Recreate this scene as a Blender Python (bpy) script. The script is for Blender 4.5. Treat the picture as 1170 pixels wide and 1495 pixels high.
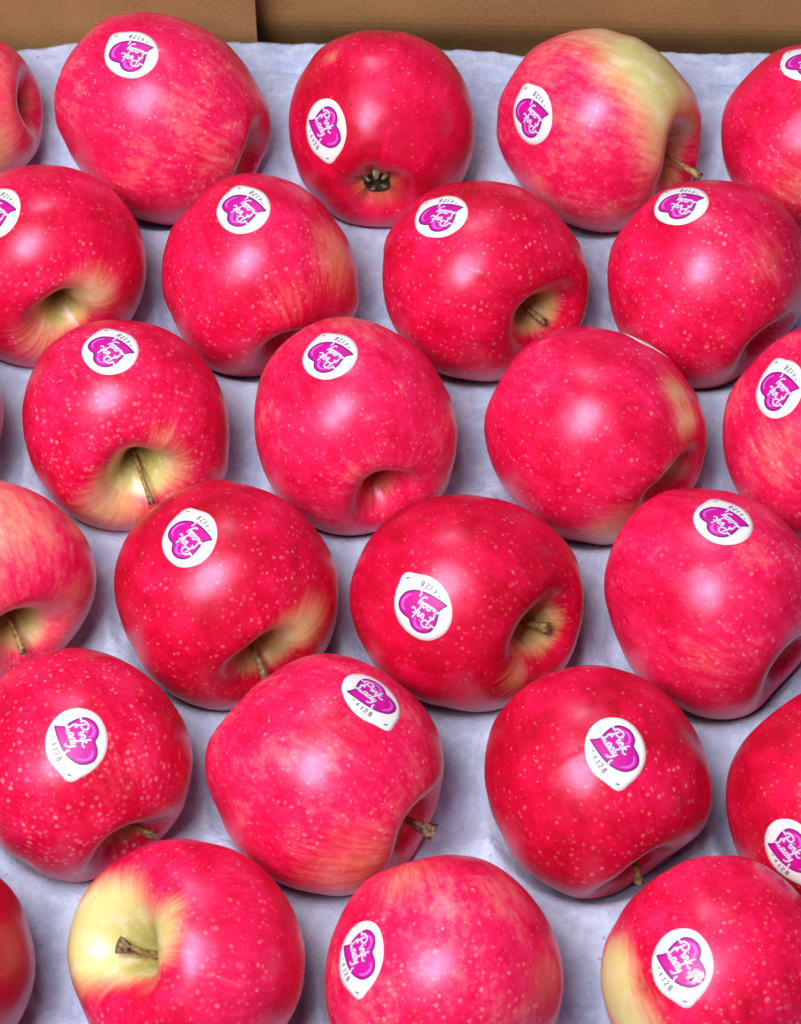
import bpy, math, random
from mathutils import Vector, Matrix
from mathutils.bvhtree import BVHTree

scene = bpy.context.scene
for o in list(bpy.data.objects):
    bpy.data.objects.remove(o)
col = scene.collection

# ------------------------------------------------------------------ camera
W, H = 1170.0, 1495.0            # size of the photograph the measurements were taken in
PITCH = math.radians(57.0)       # looking down on the tray
FPX = 4100.0                     # focal length in photo pixels
DIST = 0.95                      # camera to the middle of the tray
cam_d = bpy.data.cameras.new('camera')
cam = bpy.data.objects.new('camera', cam_d)
col.objects.link(cam)
FWD = Vector((0, math.cos(PITCH), -math.sin(PITCH)))
RIGHT = Vector((1, 0, 0))
UP = RIGHT.cross(FWD)
CAM = -FWD * DIST
cam.location = CAM
cam.rotation_euler = (math.pi / 2 - PITCH, 0, 0)
cam_d.sensor_fit = 'HORIZONTAL'
cam_d.sensor_width = 36.0
cam_d.lens = 36.0 * FPX / W
cam_d.clip_start = 0.02
cam_d.clip_end = 50
cam_d.dof.use_dof = True
cam_d.dof.focus_distance = DIST - 0.03
cam_d.dof.aperture_fstop = 45.0
scene.camera = cam

# ------------------------------------------------------------------ light
world = bpy.data.worlds.new('World')
scene.world = world
world.use_nodes = True
bg = world.node_tree.nodes['Background']
bg.inputs['Color'].default_value = (0.55, 0.68, 1.0, 1)
bg.inputs['Strength'].default_value = 0.07

def area(name, loc, target, size, size_y, energy, colr):
    d = bpy.data.lights.new(name, 'AREA')
    d.shape = 'RECTANGLE'
    d.size = size
    d.size_y = size_y
    d.energy = energy
    d.color = colr
    o = bpy.data.objects.new(name, d)
    col.objects.link(o)
    o.location = loc
    o.rotation_euler = (Vector(target) - Vector(loc)).to_track_quat('-Z', 'Y').to_euler()
    return o

area('shop_lamp', (-0.36, -0.40, 1.18), (-0.02, 0.02, 0), 0.56, 0.70, 23.3, (1.0, 0.97, 0.97))
area('ceiling_lamp', (-0.22, 1.20, 1.55), (0, 0, 0), 0.5, 0.3, 7.0, (0.95, 0.96, 1.0))

scene.view_settings.view_transform = 'Standard'
scene.view_settings.look = 'None'
scene.view_settings.exposure = 0.08
scene.view_settings.gamma = 1.0
scene.render.engine = 'CYCLES'

# ------------------------------------------------------------------ projection helpers
def ray(px, py):
    return (FWD + RIGHT * ((px - W / 2) / FPX) + UP * ((H / 2 - py) / FPX))

def on_plane(px, py, z):
    d = ray(px, py)
    return CAM + d * ((z - CAM.z) / d.z)

def project(p):
    q = p - CAM
    k = FPX / q.dot(FWD)
    return W / 2 + q.dot(RIGHT) * k, H / 2 - q.dot(UP) * k

def smooth(a, b, x):
    t = max(0.0, min(1.0, (x - a) / (b - a)))
    return t * t * (3 - 2 * t)

# ------------------------------------------------------------------ materials
def new_mat(name):
    m = bpy.data.materials.new(name)
    m.use_nodes = True
    nt = m.node_tree
    return m, nt, nt.nodes['Principled BSDF']

class NB:
    """small helper for wiring shader nodes"""
    def __init__(self, nt):
        self.nt = nt
    def node(self, kind, **kw):
        n = self.nt.nodes.new(kind)
        for k, v in kw.items():
            setattr(n, k, v)
        return n
    def link(self, a, b):
        self.nt.links.new(a, b)
    def put(self, sock, v):
        if isinstance(v, (int, float)):
            sock.default_value = v
        elif isinstance(v, tuple):
            sock.default_value = v if len(v) == 4 or sock.type == 'VECTOR' else (*v, 1.0)
        else:
            self.link(v, sock)
    def math(self, op, a, b=0.0, c=0.0, clamp=False):
        n = self.node('ShaderNodeMath', operation=op, use_clamp=clamp)
        self.put(n.inputs[0], a); self.put(n.inputs[1], b); self.put(n.inputs[2], c)
        return n.outputs[0]
    def mapr(self, v, a, b, c=0.0, d=1.0, kind='SMOOTHSTEP'):
        n = self.node('ShaderNodeMapRange', interpolation_type=kind)
        self.put(n.inputs[0], v); self.put(n.inputs[1], a); self.put(n.inputs[2], b)
        self.put(n.inputs[3], c); self.put(n.inputs[4], d)
        return n.outputs[0]
    def mix(self, f, a, b):
        n = self.node('ShaderNodeMix', data_type='RGBA')
        self.put(n.inputs[0], f); self.put(n.inputs[6], a); self.put(n.inputs[7], b)
        return n.outputs[2]
    def noise(self, vec, scale, detail=2.0, rough=0.5):
        n = self.node('ShaderNodeTexNoise')
        self.put(n.inputs['Vector'], vec)
        n.inputs['Scale'].default_value = scale
        n.inputs['Detail'].default_value = detail
        n.inputs['Roughness'].default_value = rough
        return n.outputs[0]
    def vmath(self, op, a, b=(0, 0, 0)):
        n = self.node('ShaderNodeVectorMath', operation=op)
        self.put(n.inputs[0], a); self.put(n.inputs[1], b)
        return n.outputs[0]
    def attr(self, name, kind):
        n = self.node('ShaderNodeAttribute', attribute_type=kind, attribute_name=name)
        return n.outputs['Fac']

def skin_material():
    m, nt, bsdf = new_mat('apple_skin')
    b = NB(nt)
    tc = b.node('ShaderNodeTexCoord').outputs['Object']
    seed = b.attr('skin_seed', 'OBJECT')
    comb = b.node('ShaderNodeCombineXYZ')
    b.put(comb.inputs[0], seed); b.put(comb.inputs[1], b.math('MULTIPLY', seed, 1.7)); b.put(comb.inputs[2], b.math('MULTIPLY', seed, -0.6))
    pos = b.vmath('ADD', tc, comb.outputs[0])
    # streaks run from stem to calyx: direction around the axis, stretched along it
    sep = b.node('ShaderNodeSeparateXYZ'); b.link(tc, sep.inputs[0])
    flat = b.node('ShaderNodeCombineXYZ')
    b.link(sep.outputs[0], flat.inputs[0]); b.link(sep.outputs[1], flat.inputs[1])
    rad = b.vmath('NORMALIZE', flat.outputs[0])
    sc = b.node('ShaderNodeVectorMath', operation='SCALE'); b.link(rad, sc.inputs[0]); sc.inputs[3].default_value = 1.0
    zc = b.node('ShaderNodeCombineXYZ'); b.put(zc.inputs[2], b.math('MULTIPLY', sep.outputs[2], 9.0))
    svec = b.vmath('ADD', b.vmath('ADD', sc.outputs[0], zc.outputs[0]), comb.outputs[0])
    streak = b.noise(svec, 11.0, 4.0, 0.65)
    streak2 = b.noise(svec, 30.0, 3.0, 0.6)
    blotch = b.noise(pos, 45.0, 3.0, 0.55)
    blotch2 = b.noise(pos, 130.0, 3.0, 0.6)
    ground = b.attr('ground', 'GEOMETRY')
    green = b.attr('green', 'GEOMETRY')
    tone = b.attr('tone', 'OBJECT')
    # red skin
    rv = b.math('ADD', b.math('MULTIPLY', b.math('SUBTRACT', streak, 0.5), 0.6), b.math('MULTIPLY', b.math('SUBTRACT', blotch, 0.5), 1.1))
    mott = b.noise(pos, 420.0, 3.0, 0.6)
    rv = b.math('ADD', rv, b.math('MULTIPLY', b.math('SUBTRACT', mott, 0.5), b.mapr(tone, 0.2, 0.65, 0.15, 0.5)))
    rv = b.math('ADD', rv, b.math('MULTIPLY', b.math('SUBTRACT', blotch2, 0.5), 0.45))
    rf = b.math('ADD', rv, tone, clamp=True)
    ramp = b.node('ShaderNodeValToRGB')
    cr = ramp.color_ramp
    cr.elements[0].position = 0.0; cr.elements[0].color = (0.45, 0.0022, 0.014, 1)
    cr.elements[1].position = 1.0; cr.elements[1].color = (0.90, 0.155, 0.172, 1)
    e = cr.elements.new(0.35); e.color = (0.70, 0.0032, 0.048, 1)
    e = cr.elements.new(0.65); e.color = (0.85, 0.015, 0.108, 1)
    b.link(rf, ramp.inputs[0])
    red = ramp.outputs[0]
    # yellow / green ground colour where the blush thins out
    cream = b.mix(green, (0.78, 0.67, 0.28), (0.30, 0.33, 0.045))
    cream = b.mix(b.mapr(blotch2, 0.45, 0.75), cream, (0.84, 0.73, 0.44))
    gn = b.math('ADD', ground, b.math('MULTIPLY', b.math('SUBTRACT', streak2, 0.5), 0.26))
    gn = b.math('ADD', gn, b.math('MULTIPLY', b.math('SUBTRACT', streak, 0.5), 0.45))
    gf = b.mapr(gn, 0.10, 0.98)
    colr = b.mix(gf, red, cream)
    # lenticels: fine pale specks
    warp = b.node('ShaderNodeTexNoise'); b.link(pos, warp.inputs['Vector']); warp.inputs['Scale'].default_value = 350.0
    wv = b.node('ShaderNodeVectorMath', operation='SCALE'); b.link(warp.outputs[1], wv.inputs[0]); wv.inputs[3].default_value = 0.0011
    vor = b.node('ShaderNodeTexVoronoi', feature='F1'); b.link(b.vmath('ADD', pos, wv.outputs[0]), vor.inputs['Vector'])
    vor.inputs['Scale'].default_value = 540.0
    size = b.attr('speck_size', 'OBJECT')
    sepc = b.node('ShaderNodeSeparateColor'); b.link(vor.outputs['Color'], sepc.inputs[0])
    size = b.math('MULTIPLY', size, b.mapr(sepc.outputs[2], 0.0, 1.0, 0.5, 1.25))
    size = b.math('MULTIPLY', size, b.mapr(sep.outputs[2], -0.03, 0.03, 0.75, 1.15, 'LINEAR'))
    dots = b.mapr(vor.outputs['Distance'], size, b.math('MULTIPLY', size, 0.25))
    dots = b.math('MULTIPLY', dots, b.mapr(sepc.outputs[0], 0.15, 0.95, 0.12, 1.0))
    dots = b.math('MULTIPLY', dots, b.mapr(blotch, 0.3, 0.65, 0.35, 1.0))
    dots = b.math('MULTIPLY', dots, b.attr('speck_strength', 'OBJECT'))
    speck = b.mix(gf, b.mix(sepc.outputs[1], (0.94, 0.21, 0.25), (0.95, 0.38, 0.34)), (0.78, 0.66, 0.36))
    colr = b.mix(dots, colr, speck)
    # brown russet deep in the stem bowl
    russet = b.attr('russet', 'GEOMETRY')
    colr = b.mix(b.math('MULTIPLY', russet, b.mapr(streak2, 0.35, 0.65, 0.35, 1.0)), colr, (0.22, 0.14, 0.04))
    b.link(colr, bsdf.inputs['Base Color'])
    bsdf.inputs['Roughness'].default_value = 0.36
    b.put(bsdf.inputs['Roughness'], b.mapr(blotch2, 0.3, 0.7, 0.29, 0.38))
    bsdf.inputs['Specular IOR Level'].default_value = 0.62
    bsdf.inputs['Specular Tint'].default_value = (0.95, 0.62, 1.0, 1)
    bsdf.inputs['Subsurface Weight'].default_value = 0.0
    bump = b.node('ShaderNodeBump')
    bump.inputs['Strength'].default_value = 0.35
    bump.inputs['Distance'].default_value = 0.0006
    hsum = b.math('ADD', b.math('MULTIPLY', b.noise(pos, 300.0, 2.0), 0.22), b.math('MULTIPLY', b.noise(pos, 70.0, 1.0), 2.2))
    b.link(hsum, bump.inputs['Height'])
    b.link(bump.outputs[0], bsdf.inputs['Normal'])
    return m

def plain(name, c, rough=0.6, var=0.0, scale=300.0, spec=0.4):
    m, nt, bsdf = new_mat(name)
    bsdf.inputs['Roughness'].default_value = rough
    bsdf.inputs['Specular IOR Level'].default_value = spec
    b = NB(nt)
    tc = b.node('ShaderNodeTexCoord').outputs['Object']
    n = b.noise(tc, scale, 3.0)
    dark = tuple(v * (1 - var) for v in c)
    light = tuple(min(1.0, v * (1 + var)) for v in c)
    b.link(b.mix(b.mapr(n, 0.3, 0.7), dark, light), bsdf.inputs['Base Color'])
    return m

def stem_material():
    m, nt, bsdf = new_mat('stem_bark')
    b = NB(nt)
    tc = b.node('ShaderNodeTexCoord').outputs['Object']
    end = b.attr('tip', 'GEOMETRY')
    n = b.noise(tc, 700.0, 3.0, 0.6)
    body = b.mix(b.mapr(n, 0.35, 0.65), (0.16, 0.10, 0.03), (0.42, 0.27, 0.10))
    tip = b.mix(b.mapr(n, 0.4, 0.6), (0.05, 0.025, 0.015), (0.30, 0.18, 0.10))
    b.link(b.mix(b.mapr(end, 0.72, 0.95), body, tip), bsdf.inputs['Base Color'])
    bsdf.inputs['Roughness'].default_value = 0.6
    bump = b.node('ShaderNodeBump'); bump.inputs['Strength'].default_value = 0.4; bump.inputs['Distance'].default_value = 0.0003
    b.link(n, bump.inputs['Height']); b.link(bump.outputs[0], bsdf.inputs['Normal'])
    return m

def tray_material():
    m, nt, bsdf = new_mat('moulded_pulp')
    b = NB(nt)
    tc = b.node('ShaderNodeTexCoord').outputs['Object']
    big = b.noise(tc, 35.0, 3.0, 0.6)
    mid = b.noise(tc, 190.0, 4.0, 0.65)
    fine = b.noise(tc, 900.0, 3.0, 0.6)
    c = b.mix(b.mapr(big, 0.3, 0.7), (0.38, 0.465, 0.68), (0.49, 0.575, 0.78))
    c = b.mix(b.mapr(mid, 0.40, 0.70, 0.0, 0.75), c, (0.59, 0.67, 0.85))
    c = b.mix(b.mapr(fine, 0.56, 0.76, 0.0, 0.55), c, (0.30, 0.32, 0.48))
    spots = b.node('ShaderNodeTexVoronoi'); b.link(tc, spots.inputs['Vector']); spots.inputs['Scale'].default_value = 120.0
    sp = b.mapr(spots.outputs['Distance'], 0.10, 0.04, 0.0, 0.5)
    c = b.mix(sp, c, (0.20, 0.20, 0.28))
    b.link(c, bsdf.inputs['Base Color'])
    bsdf.inputs['Roughness'].default_value = 0.85
    bsdf.inputs['Specular IOR Level'].default_value = 0.2
    bump = b.node('ShaderNodeBump'); bump.inputs['Strength'].default_value = 0.6; bump.inputs['Distance'].default_value = 0.0014
    h = b.math('ADD', mid, b.math('MULTIPLY', fine, 0.35))
    b.link(h, bump.inputs['Height']); b.link(bump.outputs[0], bsdf.inputs['Normal'])
    return m

def card_material():
    m, nt, bsdf = new_mat('brown_cardboard')
    b = NB(nt)
    tc = b.node('ShaderNodeTexCoord').outputs['Object']
    mp = b.node('ShaderNodeMapping'); b.link(tc, mp.inputs[0]); mp.inputs['Scale'].default_value = (0.9, 1.0, 1.1)
    fib = b.noise(mp.outputs[0], 800.0, 4.0, 0.7)
    big = b.noise(tc, 22.0, 3.0, 0.6)
    flute = b.node('ShaderNodeTexWave', bands_direction='Z'); b.link(tc, flute.inputs[0]); flute.inputs['Scale'].default_value = 45.0
    flute.inputs['Distortion'].default_value = 0.8
    c = b.mix(b.mapr(big, 0.3, 0.7), (0.31, 0.165, 0.062), (0.42, 0.23, 0.092))
    c = b.mix(b.mapr(fib, 0.35, 0.65, 0.0, 0.6), c, (0.46, 0.27, 0.115))
    
    b.link(c, bsdf.inputs['Base Color'])
    bsdf.inputs['Roughness'].default_value = 0.8
    bsdf.inputs['Specular IOR Level'].default_value = 0.25
    bump = b.node('ShaderNodeBump'); bump.inputs['Strength'].default_value = 0.35; bump.inputs['Distance'].default_value = 0.0006
    b.link(fib, bump.inputs['Height']); b.link(bump.outputs[0], bsdf.inputs['Normal'])
    return m

MAT_SKIN = skin_material()
MAT_STEM = stem_material()
MAT_TRAY = tray_material()
MAT_CARD = card_material()
MAT_SEPAL = plain('dried_sepal', (0.17, 0.13, 0.08), 0.8, 0.6, 900)
MAT_PIT = plain('calyx_pit', (0.02, 0.014, 0.008), 0.9, 0.3, 900)
MAT_PAPER = plain('sticker_paper', (0.78, 0.79, 0.80), 0.45, 0.02, 200)
MAT_HEART = plain('sticker_magenta', (0.57, 0.004, 0.29), 0.45, 0.08, 200)
MAT_RIM = plain('sticker_purple', (0.20, 0.004, 0.20), 0.45, 0.05, 200)
MAT_GLOSS = plain('sticker_lilac', (0.60, 0.11, 0.62), 0.45, 0.05, 200)
MAT_WORDBACK = plain('sticker_lavender', (0.44, 0.19, 0.62), 0.45, 0.05, 200)
MAT_WORD = plain('sticker_white_ink', (0.80, 0.74, 0.84), 0.45, 0.02, 200)
MAT_PALE = plain('sticker_pale_pink', (0.74, 0.46, 0.66), 0.45, 0.25, 500)
MAT_CODE = plain('sticker_grey_ink', (0.20, 0.17, 0.26), 0.5, 0.05, 200)

# ------------------------------------------------------------------ mesh helpers
def mesh_obj(name, verts, faces, mats, parent=None, smooth_shade=True, midx=None):
    me = bpy.data.meshes.new(name)
    me.from_pydata([tuple(v) for v in verts], [], faces)
    for m in (mats if isinstance(mats, (list, tuple)) else [mats]):
        me.materials.append(m)
    if midx:
        me.polygons.foreach_set('material_index', midx)
    if smooth_shade:
        me.polygons.foreach_set('use_smooth', [True] * len(me.polygons))
    me.update()
    o = bpy.data.objects.new(name, me)
    col.objects.link(o)
    if parent:
        o.parent = parent
    return o

def float_attr(me, name, vals):
    a = me.attributes.new(name, 'FLOAT', 'POINT')
    a.data.foreach_set('value', vals)

def tag(o, label=None, cat=None, group=None, kind=None):
    if label: o['label'] = label
    if cat: o['category'] = cat
    if group: o['group'] = group
    if kind: o['kind'] = kind

# ------------------------------------------------------------------ apple data
# box: outline in photo pixels; axis: where the stem (or calyx, end=-1) shows, in radii from the middle (right, down)
# patches: (right, down, radius, softness, strength[, green]) of yellow ground colour
# sticker: (px, py, turn in degrees) ; stem: (tip px, tip py, thickness mm, length mm)
APPLES = [
 dict(key='A0', box=(-232, 38, 63, 282), axis=(.99, -.08), tone=0.78, sp=(.24, .35), cav=.34, dent=.34, h=.98, cone=.02, cavg=.40,
      patches=[(.35, .65, .55, .5, .75)],
      label='salmon pink apple cut off by the left edge, in the back row against the cardboard'),
 dict(key='A1', box=(78, 18, 395, 328), axis=(.92, .40), tone=0.62, sp=(.26, .75), cav=.30, h=1.04, cone=.0, cavg=1.1, el=1.03,
      patches=[(.55, .45, .22, .3, .28)], sticker=(189, 74, -147),
      label='large speckled pinkish red apple at the back, leaning against the left cardboard panel'),
 dict(key='A2', box=(420, 45, 695, 330), axis=(-.05, .70), end=-1, tone=0.30, sp=(.22, .45), cav=.3, h=.95, cone=.06,
      patches=[(-.50, -.66, .07, .16, .55)],
      sticker=(474, 191, 2),
      label='red apple in the back row with its dark dried blossom end facing the viewer'),
 dict(key='A3', box=(725, 42, 1025, 338), axis=(.76, .36), tone=0.66, sp=(.25, .70), cav=.34, h=.97, cavg=1.0,
      patches=[(.48, -.50, .52, .45, .95, .22), (.72, -.12, .42, .36, .9, .22), (.93, .22, .30, .2, 1.0, .7), (.82, .46, .22, .2, 1.0, .8), (.05, -.90, .5, .45, .55), (.55, .28, .3, .3, .5)],
      sticker=(774, 164, -163), stem=(1024, 259, 2.4, 20),
      label='apple in the back row with a wide pale yellow shoulder and a thin stem'),
 dict(key='A4', box=(1053, 62, 1350, 345), axis=(.55, .55), tone=.45, sp=(.26, .6), cav=.32, h=.97, cavg=.8,
      patches=[(-.25, .6, .4, .4, .3)], sticker=(1178, 88, -150),
      label='red apple cut off by the right edge, in the back row against the cardboard'),
 dict(key='B0', axk=1.12, box=(-88, 240, 214, 538), axis=(.32, .60), tone=.36, sp=(.24, .5), cav=0.28, h=.95, cavg=.95,
      patches=[(.55, .42, .25, .3, .8, .3), (.1, .85, .3, .3, .5)], sticker=(-8, 306, -168),
      label='red apple at the left edge in the second row, with a greenish stem hollow'),
 dict(key='B1', box=(237, 252, 525, 551), axis=(.40, .80), tone=.42, sp=(.25, .62), cav=0.25, h=.97, cavg=.5,
      patches=[(.84, -.12, .36, .4, .48), (.35, .35, .3, .3, .25)], sticker=(354, 300, -172),
      label='speckled red apple in the second row with a faint yellow tinge on its right side'),
 dict(key='B2', box=(558, 264, 860, 556), axis=(.53, .36), tone=0.34, sp=(.27, .62), cav=.30, h=.95, cavg=1.0,
      patches=[(.68, .44, .24, .2, .95, .5)], sticker=(641, 311, -152), stem=(796, 472, 2.6, 9),
      label='red apple in the second row with a narrow dark yellow green stem hollow'),
 dict(key='B3', box=(887, 262, 1186, 568), axis=(.58, .66), tone=.46, sp=(.26, .70), cav=0.25, h=.97, cavg=.7,
      patches=[(.5, -.1, .3, .3, .25)], sticker=(992, 294, -158),
      label='brightly speckled red apple in the second row, just below the yellow shouldered apple'),
 dict(key='C9', box=(-330, 455, 5, 775), axis=(-.5, .4), tone=.1, sp=(.22, .3), cav=.3, h=.97, cavg=.4,
      label='barely visible dark sliver of an apple at the left edge, third row'),
 dict(key='C0', axk=1.2, box=(32, 466, 336, 776), axis=(.22, .52), tone=.46, sp=(.29, .7), cav=0.31, h=.93, cavg=1.1,
      patches=[(.42, .58, .28, .3, .9), (.1, .72, .3, .25, .9), (-.1, .9, .35, .3, .55), (.45, .2, .12, .3, .5)],
      sticker=(160, 506, -170), stem=(222, 736, 2.0, 17),
      label='speckled apple in the third row with a thin stem in a wide cream coloured hollow'),
 dict(key='C1', axk=1.05, box=(372, 461, 668, 783), axis=(.32, .66), tone=0.60, sp=(.24, .60), cav=0.22, h=1.0, cavg=.35,
      patches=[(0, -.98, .4, .5, .35), (.25, .82, .2, .3, .3)], sticker=(480, 514, -170),
      label='smooth rosy pink apple in the third row with a stubby stem low on its front'),
 dict(key='C2', box=(706, 475, 1032, 796), axis=(.66, .46), tone=.44, sp=(.26, .55), cav=0.26, h=.96, cavg=1.0,
      patches=[(.72, -.32, .14, .3, .75), (.80, -.05, .14, .25, .8), (.30, .90, .35, .35, .7), (.74, .50, .28, .2, 1.1, .6)],
      sticker=(952, 492, -170),
      label='red apple in the third row with a yellow streak and no sticker facing front'),
 dict(key='C3', box=(1055, 466, 1388, 792), axis=(.5, .62), tone=0.56, sp=(.29, .65), cav=.32, h=.97, cavg=.8,
      patches=[(-.6, .25, .3, .4, .35)], sticker=(1136, 563, 180),
      label='third row apple cut off by the right edge, its whole sticker in view'),
 dict(key='D0', box=(-190, 697, 141, 1000), axis=(.44, .50), tone=0.80, sp=(.24, .4), cav=0.28, h=.95, cavg=1.0,
      patches=[(.0, -.6, .75, .6, .42), (.05, .5, .35, .4, .6), (.60, .52, .22, .25, .8, .35)], stem=(34, 955, 2.2, 16),
      label='salmon apple at the left edge in the fourth row with a pale green stem hollow'),
 dict(key='D1', axk=1.18, box=(167, 700, 495, 1036), axis=(.40, .56), tone=0.24, sp=(.24, .55), cav=0.29, h=.97, cavg=1.0,
      patches=[(.66, .40, .22, .25, .95), (.50, .52, .2, .2, .8), (.80, .22, .2, .3, .6)], sticker=(275, 780, -176), stem=(388, 990, 2.6, 15),
      label='glossy deep red apple in the fourth row with a yellow shoulder by its stem hollow'),
 dict(key='D2', box=(510, 722, 853, 1040), axis=(.61, .25), tone=0.23, sp=(.23, .45), cav=0.29, h=.95, cavg=.9,
      patches=[(.62, .38, .16, .2, .75), (.78, .10, .10, .2, .6), (.48, .68, .14, .25, .6)], sticker=(614, 884, -153), stem=(803, 918, 3.6, 11),
      label='deep red apple in the fourth row with a thick short brown stem on its right'),
 dict(key='D3', box=(881, 712, 1206, 1050), axis=(.70, .54), tone=0.54, sp=(.25, .55), cav=0.23, h=.98, cavg=.7,
      patches=[(-.1, .5, .35, .4, .22)], sticker=(1056, 756, -174),
      label='pinkish red apple in the fourth row touching the right edge, with a sticker on top'),
 dict(key='E0', axk=1.12, box=(-47, 945, 283, 1290), axis=(.50, .66), tone=.40, sp=(.30, .82), cav=0.25, h=.97, cavg=.95,
      patches=[(.5, .0, .3, .4, .2)], sticker=(111, 1085, -12), stem=(228, 1222, 2.4, 9),
      label='heavily speckled red apple in the fifth row at the left edge'),
 dict(key='E1', box=(299, 955, 651, 1308), axis=(.74, .44), tone=0.62, sp=(.26, .80), cav=.30, h=1.02, cavg=.85, cone=.03,
      patches=[(.25, .75, .45, .5, .42), (.0, -.3, .4, .5, .22)], sticker=(546, 1020, 25), stem=(634, 1217, 3.4, 17), stemdark=1,
      label='pinkish apple in the fifth row whose dark tipped stem sticks out over the tray'),
 dict(key='E2', box=(708, 970, 1042, 1312), axis=(.44, .80), tone=0.25, sp=(.25, .6), cav=0.24, h=.97, cavg=.2,
      sticker=(900, 1098, 0), stem=(935, 1292, 2.6, 15),
      label='deep red apple in the fifth row with an upright sticker right of its middle'),
 dict(key='E3', box=(1060, 1000, 1402, 1346), axis=(.5, .62), tone=.17, sp=(.24, .55), cav=.3, h=.97, cavg=.5,
      sticker=(1156, 1250, 22),
      label='deep red fifth row apple cut off by the right edge together with its sticker'),
 dict(key='F9', box=(-300, 1236, 52, 1585), axis=(-.5, .3), tone=-.1, sp=(.22, .12), cav=.30, h=.97, cavg=.3,
      label='dark red plain apple at the left edge in the front row, mostly out of view'),
 dict(key='F0', axk=1.5, box=(98, 1225, 447, 1578), axis=(-.38, -.17), tone=.46, sp=(.27, .5), cav=.34, h=.92, cavg=.8,
      patches=[(-.90, -.28, .42, .36, 1.15, .12), (-.66, -.50, .30, .36, 1.05, .15), (-.30, -.36, .24, .25, 1.0, .45), (-.10, -.58, .10, .2, .6), (-.70, -.10, .20, .2, 1.0)],
      stem=(172, 1380, 3.3, 13), stemdark=.6,
      label='front row apple with its stem end up, short brown stem and creamy yellow hollow'),
 dict(key='F1', box=(474, 1248, 823, 1600), axis=(.2, .92), tone=0.62, sp=(.27, .80), cav=.30, h=1.0, cavg=.6,
      patches=[(-.3, -.85, .3, .4, .4)], sticker=(523, 1400, -10),
      label='rosy apple in the front row with a sticker on its far left side'),
 dict(key='F2', box=(878, 1248, 1226, 1600), axis=(.35, .85), tone=.46, sp=(.29, .72), cav=.30, h=.97, cavg=.6,
      patches=[(-.93, .02, .36, .25, 1.0), (-.75, .35, .35, .35, .7), (-.6, .65, .4, .4, .5)], sticker=(995, 1412, 0),
      label='front row apple at the right with a yellow left flank and an upright sticker'),
]
GROUP = 'apples set in the moulded tray'

# ------------------------------------------------------------------ sticker artwork (units: sticker pixels, y down, centre 585,667)
SC = (585.0, 667.0)
SHALF = 543.0
STICKER_HALF = 0.0115
EGG = [(580,125),(690,138),(800,190),(900,290),(985,440),(1025,620),(1010,780),(950,920),(860,1040),(770,1120),(705,1185),(640,1215),
       (575,1210),(505,1165),(420,1100),(320,1030),(230,930),(170,800),(143,640),(155,500),(200,370),(280,250),(385,170),(480,134)]
HEART = [(222,480),(300,480),(368,460),(430,390),(500,325),(570,280),(650,262),(740,288),(815,352),(855,440),(852,515),(832,568),
         (848,605),(888,670),(912,752),(900,832),(850,895),(770,936),(690,946),(600,922),(520,882),(450,822),(380,745),(312,645),(262,560)]
def catmull(pts, n=4, closed=True, corners=()):
    out = []
    m = len(pts)
    rng = range(m if closed else m - 1)
    for i in rng:
        p1, p2 = pts[i], pts[(i + 1) % m]
        p0 = pts[(i - 1) % m] if (closed or i > 0) else p1
        p3 = pts[(i + 2) % m] if (closed or i + 2 < m) else p2
        if i in corners: p0 = p1
        if (i + 1) % m in corners: p3 = p2
        for k in range(n):
            t = k / n
            q = []
            for a in range(2):
                q.append(0.5 * (2 * p1[a] + (p2[a] - p0[a]) * t + (2 * p0[a] - 5 * p1[a] + 4 * p2[a] - p3[a]) * t * t
                                + (-p0[a] + 3 * p1[a] - 3 * p2[a] + p3[a]) * t ** 3))
            out.append(tuple(q))
    if not closed:
        out.append(pts[-1])
    return out

def fill_polar(outline, centre, rings=7):
    """disc of rings from a star-shaped outline"""
    v = [centre]; f = []
    n = len(outline)
    for r in range(1, rings + 1):
        k = r / rings
        for p in outline:
            v.append((centre[0] + (p[0] - centre[0]) * k, centre[1] + (p[1] - centre[1]) * k))
    for i in range(n):
        f.append((0, 1 + (i + 1) % n, 1 + i))
    for r in range(rings - 1):
        a = 1 + r * n; b2 = a + n
        for i in range(n):
            j = (i + 1) % n
            f.append((a + i, a + j, b2 + j, b2 + i))
    return v, f

def ribbon(pts, width, closed=False, taper=False):
    v = []; f = []
    n = len(pts)
    for i, p in enumerate(pts):
        a = pts[(i - 1) % n] if (closed or i > 0) else p
        c = pts[(i + 1) % n] if (closed or i < n - 1) else p
        dx, dy = c[0] - a[0], c[1] - a[1]
        l = math.hypot(dx, dy) or 1
        w = width / 2
        if taper:
            w *= 0.45 + 0.55 * math.sin(math.pi * min(1, max(0, (i + .6) / n)))
        v.append((p[0] - dy / l * w, p[1] + dx / l * w)); v.append((p[0] + dy / l * w, p[1] - dx / l * w))
    for i in range(n if closed else n - 1):
        j = (i + 1) % n
        f.append((2 * i, 2 * j, 2 * j + 1, 2 * i + 1))
    return v, f

def join(parts):
    V = []; F = []
    for v, f in parts:
        o = len(V); V += v; F += [tuple(i + o for i in q) for q in f]
    return V, F

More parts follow.
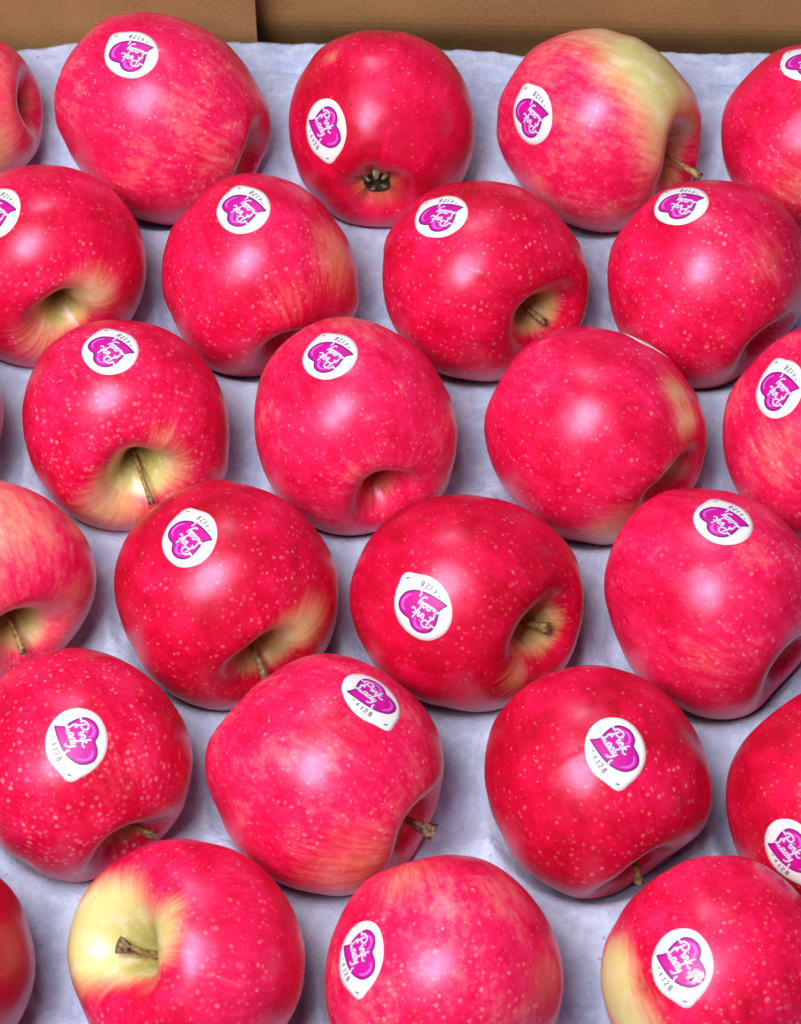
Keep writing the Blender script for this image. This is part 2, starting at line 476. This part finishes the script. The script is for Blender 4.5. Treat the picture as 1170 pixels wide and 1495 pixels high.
# script lettering, in reading coordinates (along, up)
PINK = [[(15,-25),(28,50),(42,138)], [(-25,95),(-5,140),(50,168),(105,160),(125,120),(105,80),(65,66),(38,72)],
        [(128,52),(150,80),(146,30),(158,6),(178,24)], [(160,114),(166,122)],
        [(178,24),(192,80),(188,8)], [(190,44),(212,78),(232,66),(230,20),(244,6),(258,22)],
        [(262,-2),(272,70),(290,150)], [(318,82),(278,42),(306,14),(340,4),(372,30)]]
LADY = [[(62,128),(48,164),(18,156),(10,118),(26,62),(12,14),(-14,8),(6,30),(60,6),(112,2),(128,16)],
        [(172,66),(138,72),(118,42),(124,8),(150,10),(172,62),(166,14),(182,4),(194,18)],
        [(248,62),(216,72),(196,42),(204,8),(230,12),(252,60),(276,150)], [(258,84),(252,20),(268,6),(280,20)],
        [(284,76),(284,24),(306,12),(330,72)], [(330,72),(318,-6),(290,-66),(246,-74)]]
DIGITS = {'4': [[(30,-2),(30,66),(4,22),(44,22)]], '1': [[(10,54),(24,66),(24,0)]],
          '2': [[(4,50),(12,64),(30,66),(40,50),(28,28),(4,2),(44,2)]],
          '8': [[(22,36),(6,48),(12,64),(24,67),(36,62),(40,48),(22,36),(4,18),(12,2),(24,0),(38,4),(42,20),(22,36)]],
          '+': [[(10,30),(34,30)], [(22,18),(22,42)]]}
def place(strokes, org, ang, s=1.0):
    r = (math.cos(ang), math.sin(ang)); u = (math.sin(ang), -math.cos(ang))
    return [[(org[0] + (a * r[0] + c * u[0]) * s, org[1] + (a * r[1] + c * u[1]) * s) for a, c in st] for st in strokes]
RA = math.radians(60)
words = place(PINK, (512, 398), RA, 0.99) + place(LADY, (378, 462), RA, 0.99)
words = [catmull(s, 4, False) for s in words]
words.append(catmull([(548,272),(572,320),(590,352)], 4, False))
words.append(catmull([(462,862),(490,810),(530,790)], 4, False))
words.append(catmull([(372,428),(400,470),(450,520)], 4, False))
code = []
for ch, (x, y), a in zip('+4128', [(222,640),(246,728),(276,812),(318,868),(366,940)], (74, 68, 62, 57, 50)):
    code += place(DIGITS[ch], (x, y), math.radians(a), 1.14)
ART_EGG = fill_polar(catmull(EGG, 3), SC, 8)
HO = catmull(HEART, 3, True, corners=(0, 11))
ART_HEART = fill_polar(HO, (610, 610), 8)
ART_RIM = ribbon([(610 + (x - 610) * .985, 610 + (y - 610) * .985) for x, y in HO], 26, True)
ART_GLOSS = join([ribbon(catmull([(700,345),(770,390),(790,455),(772,520),(730,545)], 4, False), 40, taper=True),
                  ribbon(catmull([(640,880),(720,885),(800,855),(845,790),(835,715)], 4, False), 40, taper=True)])
ART_WORDBACK = join([ribbon(s, 38) for s in words])
ART_WORD = join([ribbon(s, 18) for s in words])
ART_CODE = join([ribbon(s, 20) for s in code] + [ribbon(catmull([(570,1126),(590,1120),(606,1134),(636,1124)], 3, False), 26, taper=True)])

# ------------------------------------------------------------------ apple builder
NT, NP = 84, 112
def unit_apple(A, rnd):
    cav = A.get('cav', .32) * .80; h = A.get('h', .96); cone = A.get('cone', .09); dent = A.get('dent', .56)
    ph = [rnd.uniform(0, 6.28) for _ in range(8)]
    k1, k2, k5 = rnd.uniform(.015, .035), rnd.uniform(.01, .025), rnd.uniform(.006, .016)
    tilt = rnd.uniform(.03, .09)
    V = []; T = []
    for i in range(NT + 1):
        t = math.pi * i / NT
        for j in range(NP):
            p = 2 * math.pi * j / NP
            s, c = math.sin(t), math.cos(t)
            r = s ** .94 * (1 + cone * c)
            z = h * c
            loc = 1 + k1 * math.cos(p - ph[0]) + k2 * math.cos(2 * p - ph[1]) + .006 * math.cos(3 * p - ph[2])
            loc += k5 * math.cos(5 * p - ph[3]) * (0.6 + smooth(1.9, 2.9, t) * 2.2)
            loc += .012 * math.sin(2.3 * t + ph[5]) * math.cos(p - ph[6])
            r *= loc
            cw = cav * (1 + .14 * math.cos(p - ph[4]) + .07 * math.cos(3 * p - ph[7]))
            z -= dent * (1 + .10 * math.cos(2 * p - ph[6])) * math.exp(-(t / cw) ** 1.5)
            z -= .05 * math.exp(-(t / (cw * .35)) ** 2)
            z += (.26 + .02 * math.cos(5 * p - ph[3])) * math.exp(-((math.pi - t) / .30) ** 2)
            z += tilt * s * s * math.cos(p - ph[7]) * (1 if c > 0 else .6)
            V.append(Vector((r * math.cos(p), r * math.sin(p), z)))
            T.append(t)
    F = []
    for i in range(NT):
        for j in range(NP):
            k = (j + 1) % NP
            F.append((i * NP + j, (i + 1) * NP + j, (i + 1) * NP + k, i * NP + k))
    return V, F, T

def cam_dir(dx, dy):
    q = dx * dx + dy * dy
    if q > .995:
        l = math.sqrt(q / .995); dx /= l; dy /= l; q = .995
    return (RIGHT * dx - UP * dy - FWD * math.sqrt(1 - q)).normalized()

# measured outlines (enlarged 3.25 times, from the given corner of the photograph)
OUTLINES = {
 'A1': ((60,0), [(450,55),(300,90),(200,175),(110,300),(65,430),(65,560),(110,680),(180,800),(450,1035),(540,1060),(610,1072),(620,70),(740,115),(850,180),(950,280),(1030,400),(1080,500),(1095,590),(1085,680),(1040,780)]),
 'A2': ((380,10), [(570,108),(430,125),(300,185),(200,310),(145,450),(135,580),(160,720),(200,830),(400,1020),(480,1040),(590,1050),(720,130),(850,195),(940,300),(1000,430),(1020,560),(1010,690),(970,810)]),
 'A3': ((700,10), [(550,100),(400,125),(270,185),(170,300),(100,430),(82,580),(110,710),(170,810),(480,1050),(570,1070),(700,130),(850,210),(950,310),(1030,430),(1057,560),(1050,680),(1030,780)]),
 'B1': ((200,220), [(580,105),(450,120),(350,170),(240,280),(150,400),(118,540),(120,660),(170,800),(390,1055),(480,1072),(720,140),(850,220),(950,340),(1020,470),(1052,610),(1050,740)]),
 'B2': ((530,230), [(520,110),(380,130),(250,200),(120,360),(92,520),(100,660),(140,790),(230,920),(370,1025),(500,1055),(610,1062),(720,130),(850,200),(960,310),(1040,440),(1075,580),(1065,700),(1040,790)]),
 'C0': ((10,440), [(560,88),(420,95),(300,140),(190,220),(120,330),(75,480),(75,600),(100,720),(170,870),(280,1000),(450,1080),(570,1090),(680,105),(800,155),(920,260),(1010,400),(1050,530),(1058,680),(1040,820)]),
 'C1': ((340,440), [(530,70),(430,85),(300,150),(200,240),(130,360),(103,500),(105,640),(140,790),(200,910),(380,1070),(480,1105),(600,1110),(650,90),(780,150),(900,240),(990,370),(1050,510),(1068,640),(1050,780),(1010,900)]),
 'C2': ((690,455), [(530,65),(400,85),(270,150),(170,260),(95,390),(55,530),(70,660),(120,790),(200,900),(420,1070),(530,1095),(640,1108),(650,85),(780,125),(900,195),(1010,310),(1080,430),(1112,570),(1100,700),(1060,820)]),
 'D1': ((150,690), [(560,32),(430,60),(300,120),(180,220),(100,330),(55,470),(55,580),(90,720),(150,850),(220,960),(340,1060),(450,1110),(580,1130),(700,60),(830,110),(950,200),(1050,320),(1110,450),(1120,580),(1105,720),(1060,840)]),
 'D2': ((500,700), [(560,70),(420,85),(290,130),(170,230),(80,370),(35,520),(40,640),(80,760),(150,880),(260,990),(380,1055),(500,1085),(650,1105),(730,1095),(700,85),(830,120),(950,190),(1050,280),(1110,370),(1140,480),(1147,580),(1130,710),(1090,830),(1060,890)]),
 'D3': ((810,700), [(640,40),(500,65),(390,140),(300,260),(245,400),(232,520),(260,660),(310,790),(360,890),(600,1090),(700,1130),(800,1140),(900,1125),(800,50),(930,90),(1050,160),(1130,240)]),
 'E0': ((0,930), [(370,50),(200,80),(80,130),(500,75),(620,130),(740,220),(830,330),(890,440),(915,560),(900,700),(850,850),(790,930),(380,1165),(250,1145),(100,1060),(0,990)]),
 'E1': ((290,950), [(600,12),(480,35),(360,100),(230,200),(120,320),(50,420),(28,530),(40,640),(90,760),(150,890),(220,980),(400,1110),(560,1155),(690,1165),(720,30),(850,85),(970,170),(1080,280),(1140,390),(1165,520),(1160,620),(1130,740),(1060,900),(1000,1000)]),
 'E2': ((690,960), [(580,35),(450,50),(330,90),(210,170),(110,290),(65,420),(55,560),(80,700),(140,850),(220,980),(350,1080),(480,1135),(550,1150),(650,1130),(700,55),(820,100),(940,190),(1030,300),(1090,410),(1130,530),(1140,640),(1125,750),(1090,820),(1000,905),(900,970),(810,1040)]),
 'F0': ((90,1135), [(560,290),(430,310),(300,370),(180,460),(90,580),(40,720),(25,830),(45,960),(90,1080),(700,310),(830,350),(950,430),(1040,530),(1110,650),(1150,780),(1155,900),(1130,1050)]),
 'F2': ((810,1135), [(800,370),(650,385),(500,460),(390,550),(300,670),(235,800),(218,920),(225,1020),(260,1150),(930,385),(1050,450),(1170,560)]),
}
def shape_outline(key, c, wv, mid_px):
    """give the fruit its own lopsided outline: low, smooth bulges in the plane across the view"""
    if key not in OUTLINES:
        return wv
    (ox, oy), pts = OUTLINES[key]
    meas = []
    for x, y in pts:
        dx, dy = ox + x / 3.25 - mid_px[0], oy + y / 3.25 - mid_px[1]
        meas.append((math.atan2(dy, dx), math.hypot(dx, dy)))
    NB_ = 72
    for _ in range(3):
        sil = [0.0] * NB_
        pol = []
        for v in wv:
            x, y = project(c + v)
            dx, dy = x - mid_px[0], y - mid_px[1]
            a, r = math.atan2(dy, dx), math.hypot(dx, dy)
            pol.append((a, r))
            k = int((a + math.pi) / (2 * math.pi) * NB_) % NB_
            sil[k] = max(sil[k], r)
        def silr(a):
            f = (a + math.pi) / (2 * math.pi) * NB_ - .5
            i = math.floor(f); u = f - i
            return sil[i % NB_] * (1 - u) + sil[(i + 1) % NB_] * u
        rat = [(a, r / silr(a)) for a, r in meas]
        tab = []
        for k in range(NB_):
            a0 = (k + .5) / NB_ * 2 * math.pi - math.pi
            sw = .08; sv = .08
            for a, q in rat:
                d = (a - a0 + math.pi) % (2 * math.pi) - math.pi
                w = math.exp(-(d / .16) ** 2)
                sw += w; sv += w * q
            tab.append(sv / sw)
        out = []
        for v, (a, r) in zip(wv, pol):
            f = (a + math.pi) / (2 * math.pi) * NB_ - .5
            i = math.floor(f); u = f - i
            q = tab[i % NB_] * (1 - u) + tab[(i + 1) % NB_] * u
            w = min(1.0, r / silr(a)) ** 1.5
            k = 1 + (q - 1) * w
            out.append(RIGHT * (v.dot(RIGHT) * k) + UP * (v.dot(UP) * k) + FWD * v.dot(FWD))
        wv = out
    return wv

cups = []
def tube(path, radii, n=10):
    V = []; F = []
    m = len(path)
    for i, p in enumerate(path):
        d = (path[min(i + 1, m - 1)] - path[max(i - 1, 0)]).normalized()
        a = d.orthogonal().normalized() if i == 0 else (ref - d * ref.dot(d)).normalized()
        ref = a
        b2 = d.cross(a)
        for j in range(n):
            w = 2 * math.pi * j / n
            wob = 1 + .10 * math.sin(3 * w + i) 
            V.append(p + (a * math.cos(w) + b2 * math.sin(w)) * radii[i] * wob)
    for i in range(m - 1):
        for j in range(n):
            k = (j + 1) % n
            F.append((i * n + j, i * n + k, (i + 1) * n + k, (i + 1) * n + j))
    F.append(tuple(range((m - 1) * n, m * n)))
    F.append(tuple(reversed(range(n))))
    return V, F

def build_apple(idx, A):
    rnd = random.Random(A['key'] + 'seed3')
    x0, y0, x1, y1 = A['box']
    cx, cy = (x0 + x1) / 2, (y0 + y1) / 2
    R = 0.037
    for _ in range(4):
        c = on_plane(cx, cy, 0.58 * R)
        depth = (c - CAM).dot(FWD)
        R = ((x1 - x0) + (y1 - y0)) / 4 * depth / FPX
    end = A.get('end', 1)
    axx, axy = A['axis']
    kk = A.get('axk', 1.3 if end > 0 else 1.1)
    ln = math.hypot(axx, axy)
    kk = max(1.0, min(kk, .95 / ln))
    ax = cam_dir(axx * kk, axy * kk) * end
    roll = rnd.uniform(0, 6.28)
    rot = ax.to_track_quat('Z', 'Y').to_matrix() @ Matrix.Rotation(roll, 3, 'Z')
    U, F, T = unit_apple(A, rnd)
    wv = [(rot @ v) * R for v in U]
    # size the apple to its measured width and height, about its own middle
    for _ in range(4):
        pr = [project(c + v) for v in wv]
        bx0, bx1 = min(p[0] for p in pr), max(p[0] for p in pr)
        by0, by1 = min(p[1] for p in pr), max(p[1] for p in pr)
        sx, sy = (x1 - x0) / (bx1 - bx0), (y1 - y0) / (by1 - by0)
        sd = math.sqrt(sx * sy)
        off = RIGHT * (((x0 + x1) - (bx0 + bx1)) / 2 * depth / FPX) - UP * (((y0 + y1) - (by0 + by1)) / 2 * depth / FPX)
        wv = [RIGHT * (v.dot(RIGHT) * sx) + UP * (v.dot(UP) * sy) + FWD * (v.dot(FWD) * sd) for v in wv]
        wv = [v + off for v in wv]
    wv = shape_outline(A['key'], c, wv, (cx, cy))
    mid = sum(wv, Vector()) / len(wv)
    c = c + mid
    wv = [v - mid for v in wv]
    inv = rot.transposed()
    lv = [inv @ v for v in wv]
    o = mesh_obj('apple', lv, F, MAT_SKIN)
    o.matrix_world = Matrix.Translation(c) @ rot.to_4x4()
    tag(o, A['label'], 'apple', GROUP)
    o['skin_seed'] = rnd.uniform(0.5, 3.0)
    o['tone'] = A['tone']
    o['speck_size'] = A['sp'][0] * 1.5
    o['speck_strength'] = min(1.0, A['sp'][1] * 1.05)
    # colouring of the skin itself
    cav = A.get('cav', .32) * .80; cavg = A.get('cavg', .8)
    outw = (ax - FWD * ax.dot(FWD)).normalized()
    pats = [(cam_dir(p[0], p[1]), *p[2:]) for p in A.get('patches', [])]
    g, gr, ru = [], [], []
    for i, v in enumerate(wv):
        t = T[i]
        d = v.normalized()
        lat = d - ax * d.dot(ax)
        side = lat.normalized().dot(outw) if lat.length > 1e-6 else 1
        bias = .62 + .38 * side
        gv = cavg * bias * (1 - smooth(cav * (.45 + .3 * bias), cav * (1.0 + .5 * bias), t))
        gv = max(gv, cavg * (1 - smooth(cav * .4, cav * .9, t)))
        gg = .8 * (1 - smooth(cav * .3, cav * 1.5, t)) * min(1, cavg)
        for p in pats:
            a = math.acos(max(-1, min(1, d.dot(p[0]))))
            w = p[3] * (1 - smooth(p[1] - p[2], p[1] + p[2], a))
            gv = max(gv, w) + .3 * min(gv, w)
            if len(p) > 4:
                gg = max(gg, p[4] * w)
        gv = max(gv, .25 * smooth(2.75, 3.05, t))
        g.append(min(1.2, gv)); gr.append(gg)
        ru.append(max(.8 * (1 - smooth(.05, cav * .75, t)), .8 * smooth(2.80, 3.05, t)))
    float_attr(o.data, 'ground', g); float_attr(o.data, 'green', gr); float_attr(o.data, 'russet', ru)
    low = min(v.z for v in wv)
    ext = lambda d: max(abs(v.dot(d)) for v in wv)
    cups.append((c.copy(), [c + v for v in wv]))
    bvh = BVHTree.FromPolygons(lv, F)
    w2l = lambda p: inv @ (p - c)

    # stem
    st = A.get('stem')
    base = lv[0] + Vector((0, 0, -.0015))
    if st:
        tx, ty, th, L = st
        th *= .00078; L *= .001
        bw = c + rot @ base
        guess = bw + ax * L * .8
        dep = (guess - CAM).dot(FWD)
        tip = w2l(CAM + ray(tx, ty) * dep)
        mid1 = base + Vector((0, 0, 1)) * (tip - base).length * .5
        path = []; rad = []
        N = 11
        for k in range(N):
            s = k / (N - 1)
            p = base * (1 - s) ** 2 + mid1 * 2 * s * (1 - s) + tip * s * s
            path.append(p)
            rr = th / 2 * (1.15 - .35 * math.sin(math.pi * min(1, s * 1.15)))
            if s > .78: rr *= 1 + 1.0 * (s - .78) / .22 * (.85 if A.get('stemdark') else .25)
            rad.append(rr)
        V2, F2 = tube(path, rad)
        so = mesh_obj('stem', V2, F2, MAT_STEM, o)
        dk = A.get('stemdark', 0)
        float_attr(so.data, 'tip', [min(1.0, (i // 10) / (N - 1) + (.12 if dk else -.1)) for i in range(len(V2))])
    else:
        # a short dry stem sits in every bowl even where it is turned away
        V2, F2 = tube([base + Vector((.0004 * k, .0002 * k * k, .0016 * k)) for k in range(6)], [.0012] * 5 + [.0016])
        so = mesh_obj('stem', V2, F2, MAT_STEM, o)
        float_attr(so.data, 'tip', [(i // 10) / 5 for i in range(len(V2))])
    # dried blossom remains
    if end < 0:
        pole = lv[-1]
        V2 = []; F2 = []; 
        n = 12
        for k, (rr, zz) in enumerate([(.0000, .0012), (.0028, .0006), (.0048, -.0002)]):
            for j in range(n):
                w = 2 * math.pi * j / n
                V2.append(pole + Vector((rr * math.cos(w), rr * math.sin(w), zz - .0027)))
        for k in range(2):
            for j in range(n):
                q = (j + 1) % n
                F2.append((k * n + j, k * n + q, (k + 1) * n + q, (k + 1) * n + j))
        cal = mesh_obj('calyx', V2, F2, MAT_PIT, o)
        for s in range(5):
            w = 2 * math.pi * s / 5 + rnd.uniform(-.3, .3)
            d = Vector((math.cos(w), math.sin(w), 0)); q = Vector((-math.sin(w), math.cos(w), 0))
            Ls = rnd.uniform(.75, 1.2)
            cur = [(.0052, -.0016, .0014), (.0045, -.0027, .0013), (.0034, -.0034 * Ls, .0008), (.0022, -.0030 * Ls, .0003)]
            V3 = []; F3 = []
            for rr, zz, ww in cur:
                for off in (-.00025, .00025):
                    V3.append(pole + d * (rr + off) + q * ww + Vector((0, 0, zz + off)))
                    V3.append(pole + d * (rr + off) - q * ww + Vector((0, 0, zz + off)))
            for k in range(3):
                a = 4 * k
                F3 += [(a, a + 1, a + 5, a + 4), (a + 3, a + 2, a + 6, a + 7), (a + 2, a, a + 4, a + 6), (a + 1, a + 3, a + 7, a + 5)]
            F3 += [(12, 13, 15, 14), (1, 0, 2, 3)]
            mesh_obj('sepal', V3, F3, MAT_SEPAL, cal)

    # sticker
    sk = A.get('sticker')
    if sk:
        px, py, ang = sk
        dray = ray(px, py)
        hit, nrm, _, _ = bvh.ray_cast(w2l(CAM), (inv @ dray).normalized())
        if hit is None:
            # middle lies just over the rim: take the nearest skin point
            dep = depth
            hit, nrm, _, _ = bvh.find_nearest(w2l(CAM + dray * dep))
        # steady normal: averaged over the patch
        n0 = nrm.copy()
        acc = Vector()
        tu = n0.orthogonal().normalized(); tv = n0.cross(tu)
        for k in range(12):
            w = 2 * math.pi * k / 12
            q = bvh.ray_cast(hit + n0 * .02 + (tu * math.cos(w) + tv * math.sin(w)) * .006, -n0)
            if q[0]: acc += q[1]
        n0 = acc.normalized() if acc.length > 0 else n0
        rl, ul = inv @ RIGHT, inv @ UP
        tu = (rl - n0 * rl.dot(n0)).normalized()
        tv = n0.cross(tu)
        if tv.dot(ul) < 0: tv = -tv
        ca, sa = math.cos(math.radians(ang)), math.sin(math.radians(ang))
        RR = .037
        def put(p, lift):
            u = (p[0] - SC[0]) / SHALF * STICKER_HALF; v = -(p[1] - SC[1]) / SHALF * STICKER_HALF
            x, y = u * ca - v * sa, u * sa + v * ca
            l = math.hypot(x, y)
            k = RR * math.sin(l / RR) / l if l > 1e-9 else 1
            q = hit + n0 * .03 + tu * (x * k) + tv * (y * k)
            h2 = bvh.ray_cast(q, -n0)
            if h2[0] is None:
                h2 = bvh.find_nearest(hit + tu * (x * k) + tv * (y * k))
            return h2[0] + (h2[1] + n0).normalized() * lift
        flip = tu.cross(tv).dot(n0) < 0
        def art(name, data, mat, lift, parent, skirt=0):
            V2, F2 = data
            vv = [put(p, lift) for p in V2]
            ff = [tuple(reversed(f)) for f in F2]
            if skirt:
                n = skirt; s0 = len(V2) - n; e0 = len(vv)
                vv += [put((SC[0] + (V2[s0 + i][0] - SC[0]) * 1.004, SC[1] + (V2[s0 + i][1] - SC[1]) * 1.004), -.0001) for i in range(n)]
                ff += [(s0 + i, e0 + i, e0 + (i + 1) % n, s0 + (i + 1) % n) for i in range(n)]
            return mesh_obj(name, vv, ff, mat, parent)
        s = art('sticker', ART_EGG, MAT_PAPER, .00011, o, skirt=len(EGG) * 3)
        art('heart_emblem', ART_HEART, MAT_HEART, .00015, s)
        art('heart_outline', ART_RIM, MAT_RIM, .00021, s)
        art('heart_gloss', ART_GLOSS, MAT_GLOSS, .00018, s)
        if A['key'] == 'F2':
            ring = [(775 + (118 + 26 * math.sin(2.3 * k)) * math.cos(k * math.pi / 12), 806 + (92 + 22 * math.cos(1.7 * k)) * math.sin(k * math.pi / 12)) for k in range(24)]
            art('pale_patch', fill_polar(ring, (775, 806), 5), MAT_PALE, .000215, s)  # pale pink patch over the heart's lower right lobe
        art('lettering_shadow', ART_WORDBACK, MAT_WORDBACK, .00024, s)
        art('lettering', ART_WORD, MAT_WORD, .00028, s)
        art('code_number', ART_CODE, MAT_CODE, .00016, s)
    return o

# ------------------------------------------------------------------ build the apples
for i, A in enumerate(APPLES):
    build_apple(i, A)

# ------------------------------------------------------------------ tray
EDGE_PX = [(-260, 92), (-60, 80), (15, 75), (52, 72), (110, 64), (350, 61), (450, 66), (700, 74), (760, 78), (1045, 80), (1250, 84), (1500, 92)]
EDGE = [on_plane(x, y, .003) for x, y in EDGE_PX]
def edge_y(x):
    for a, c in zip(EDGE, EDGE[1:]):
        if a.x <= x <= c.x:
            k = (x - a.x) / (c.x - a.x)
            return a.y + (c.y - a.y) * k
    return EDGE[0].y if x < EDGE[0].x else EDGE[-1].y

def hash2(i, j):
    return random.Random(i * 7919 + j * 104729 + 5).random()
def vnoise(x, y):
    i, j = math.floor(x), math.floor(y)
    u, v = x - i, y - j
    u = u * u * (3 - 2 * u); v = v * v * (3 - 2 * v)
    return (hash2(i, j) * (1 - u) + hash2(i + 1, j) * u) * (1 - v) + (hash2(i, j + 1) * (1 - u) + hash2(i + 1, j + 1) * u) * v

TX0, TX1, TY0 = -0.205, 0.205, -0.235
NX, NY = 300, 330
ells = []
for c, pts in cups:
    rx = max(abs(p.x - c.x) for p in pts); ry = max(abs(p.y - c.y) for p in pts)
    zb = min(p.z for p in pts)
    ells.append((c.x, c.y, c.z, rx, ry, c.z - zb))
def tray_z(x, y):
    z = 0.0
    z += .0034 * (vnoise(x * 60, y * 45) - .5) + .0014 * (vnoise(x * 170 + 9, y * 130) - .5) + .0006 * (vnoise(x * 420 + 3, y * 380) - .5)
    dip = 0.0
    for ex, ey, ez, rx, ry, rz in ells:
        dx, dy = (x - ex) / (rx * 1.07), (y - ey) / (ry * 1.07)
        d = math.hypot(dx, dy)
        # moulded cup around the fruit
        if d < 1.4:
            if d < .84:
                zc = ez - (rz + .0012) * math.sqrt(1 - d * d)
            else:
                zc = ez - (rz + .0012) * .5426 + (d - .84) * rx * 2.0
            # smooth minimum with the land between the cups
            k = .0018
            hh = max(0, min(1, .5 + .5 * (zc - z) / k))
            z = zc * (1 - hh) + z * hh - k * hh * (1 - hh)
        # lower saddle between neighbours in the same row
        sx = abs(dx)
        if .7 < sx < 1.6 and abs(dy) < .7:
            dip = max(dip, math.exp(-((sx - 1.1) / .22) ** 2) * math.exp(-(dy / .38) ** 2))
    z -= .011 * dip
    e = edge_y(x) - y
    z += .0030 * (1 - smooth(.0065, .0105, e)) - .0010 * math.exp(-((e - .0115) / .0012) ** 2)
    return z
tv = []; tf = []
for j in range(NY + 1):
    for i in range(NX + 1):
        x = TX0 + (TX1 - TX0) * i / NX
        ye = edge_y(x)
        k = j / NY
        y = TY0 + (ye - TY0) * k
        tv.append((x, y, tray_z(x, y)))
for j in range(NY):
    for i in range(NX):
        a = j * (NX + 1) + i
        tf.append((a, a + 1, a + NX + 2, a + NX + 1))
tray = mesh_obj('fruit_tray', tv, tf, MAT_TRAY)
sol = tray.modifiers.new('thickness', 'SOLIDIFY'); sol.thickness = .0018; sol.offset = -1
tag(tray, 'pale lavender blue moulded pulp tray with a cup under every apple', 'fruit tray')

# ------------------------------------------------------------------ cardboard box behind the tray
def slab(name, pts, thick, mat, parent, recede=0.0):
    """vertical board: pts are (x, y) along its foot, from zlo to zhi; its foot may bow away from the tray"""
    (xa, ya), (xb, yb), zlo, zhi, lean = pts
    d = Vector((xb - xa, yb - ya, 0)).normalized()
    n = Vector((-d.y, d.x, 0)) * thick
    seg, lev = 60, 24
    V = []; F = []
    for k in range(seg + 1):
        s = k / seg
        p = Vector((xa, ya, 0)).lerp(Vector((xb, yb, 0)), s)
        w = n * (.10 * math.sin(7 * s + xa * 30))
        for q in range(lev + 1):
            zz = zlo + (zhi - zlo) * q / lev
            off = Vector((0, lean * (zz - zlo) + recede * (1 - smooth(-.036, .004, zz)), zz))
            V.append(p + off + w)
            V.append(p + off + n + w)
    m = 2 * (lev + 1)
    for k in range(seg):
        for q in range(lev):
            a = m * k + 2 * q; c2 = a + m
            F += [(a, c2, c2 + 2, a + 2), (a + 1, a + 3, c2 + 3, c2 + 1)]
        a = m * k; c2 = a + m; t = 2 * lev
        F += [(a + t, c2 + t, c2 + t + 1, a + t + 1), (a, a + 1, c2 + 1, c2)]
    for q in range(lev):
        a = 2 * q; e = m * seg + 2 * q
        F += [(a, a + 2, a + 3, a + 1), (e, e + 1, e + 3, e + 2)]
    return mesh_obj(name, V, F, mat, parent, smooth_shade=False)
box = bpy.data.objects.new('cardboard_box', None); col.objects.link(box)
tag(box, 'brown cardboard box whose back wall stands behind the tray', 'box')
e0, e1 = EDGE[0], EDGE[-1]
seam = on_plane(375, 61, .003)
box.location = (0, 0, -.03)
def rel(o):
    o.location = (0, 0, .03); return o
lefty = on_plane(230, 62, .003).y
rel(slab('overlapping_flap', ((-.235, lefty + .0025), (seam.x, edge_y(seam.x) + .0022), -.030, .050, .02), .0046, MAT_CARD, box))
rel(slab('back_panel', ((-.235, lefty + .0165), (.235, on_plane(1170, 81, .003).y + .0125), -.030, .052, .02), .0040, MAT_CARD, box, .011))  # the foot's bow is invented, to put the lower wall in shade
fl = [(-.235, TY0 - .02, -.034), (.235, TY0 - .02, -.034), (.235, lefty + .012, -.034), (-.235, lefty + .012, -.034)]
fv = fl + [(x, y, z + .0035) for x, y, z in fl]
rel(mesh_obj('bottom_panel', fv, [(3, 2, 1, 0), (4, 5, 6, 7), (0, 1, 5, 4), (1, 2, 6, 5), (2, 3, 7, 6), (3, 0, 4, 7)], MAT_CARD, box, smooth_shade=False))

# ------------------------------------------------------------------ render defaults
scene.cycles.use_denoising = True
scene.cycles.max_bounces = 8
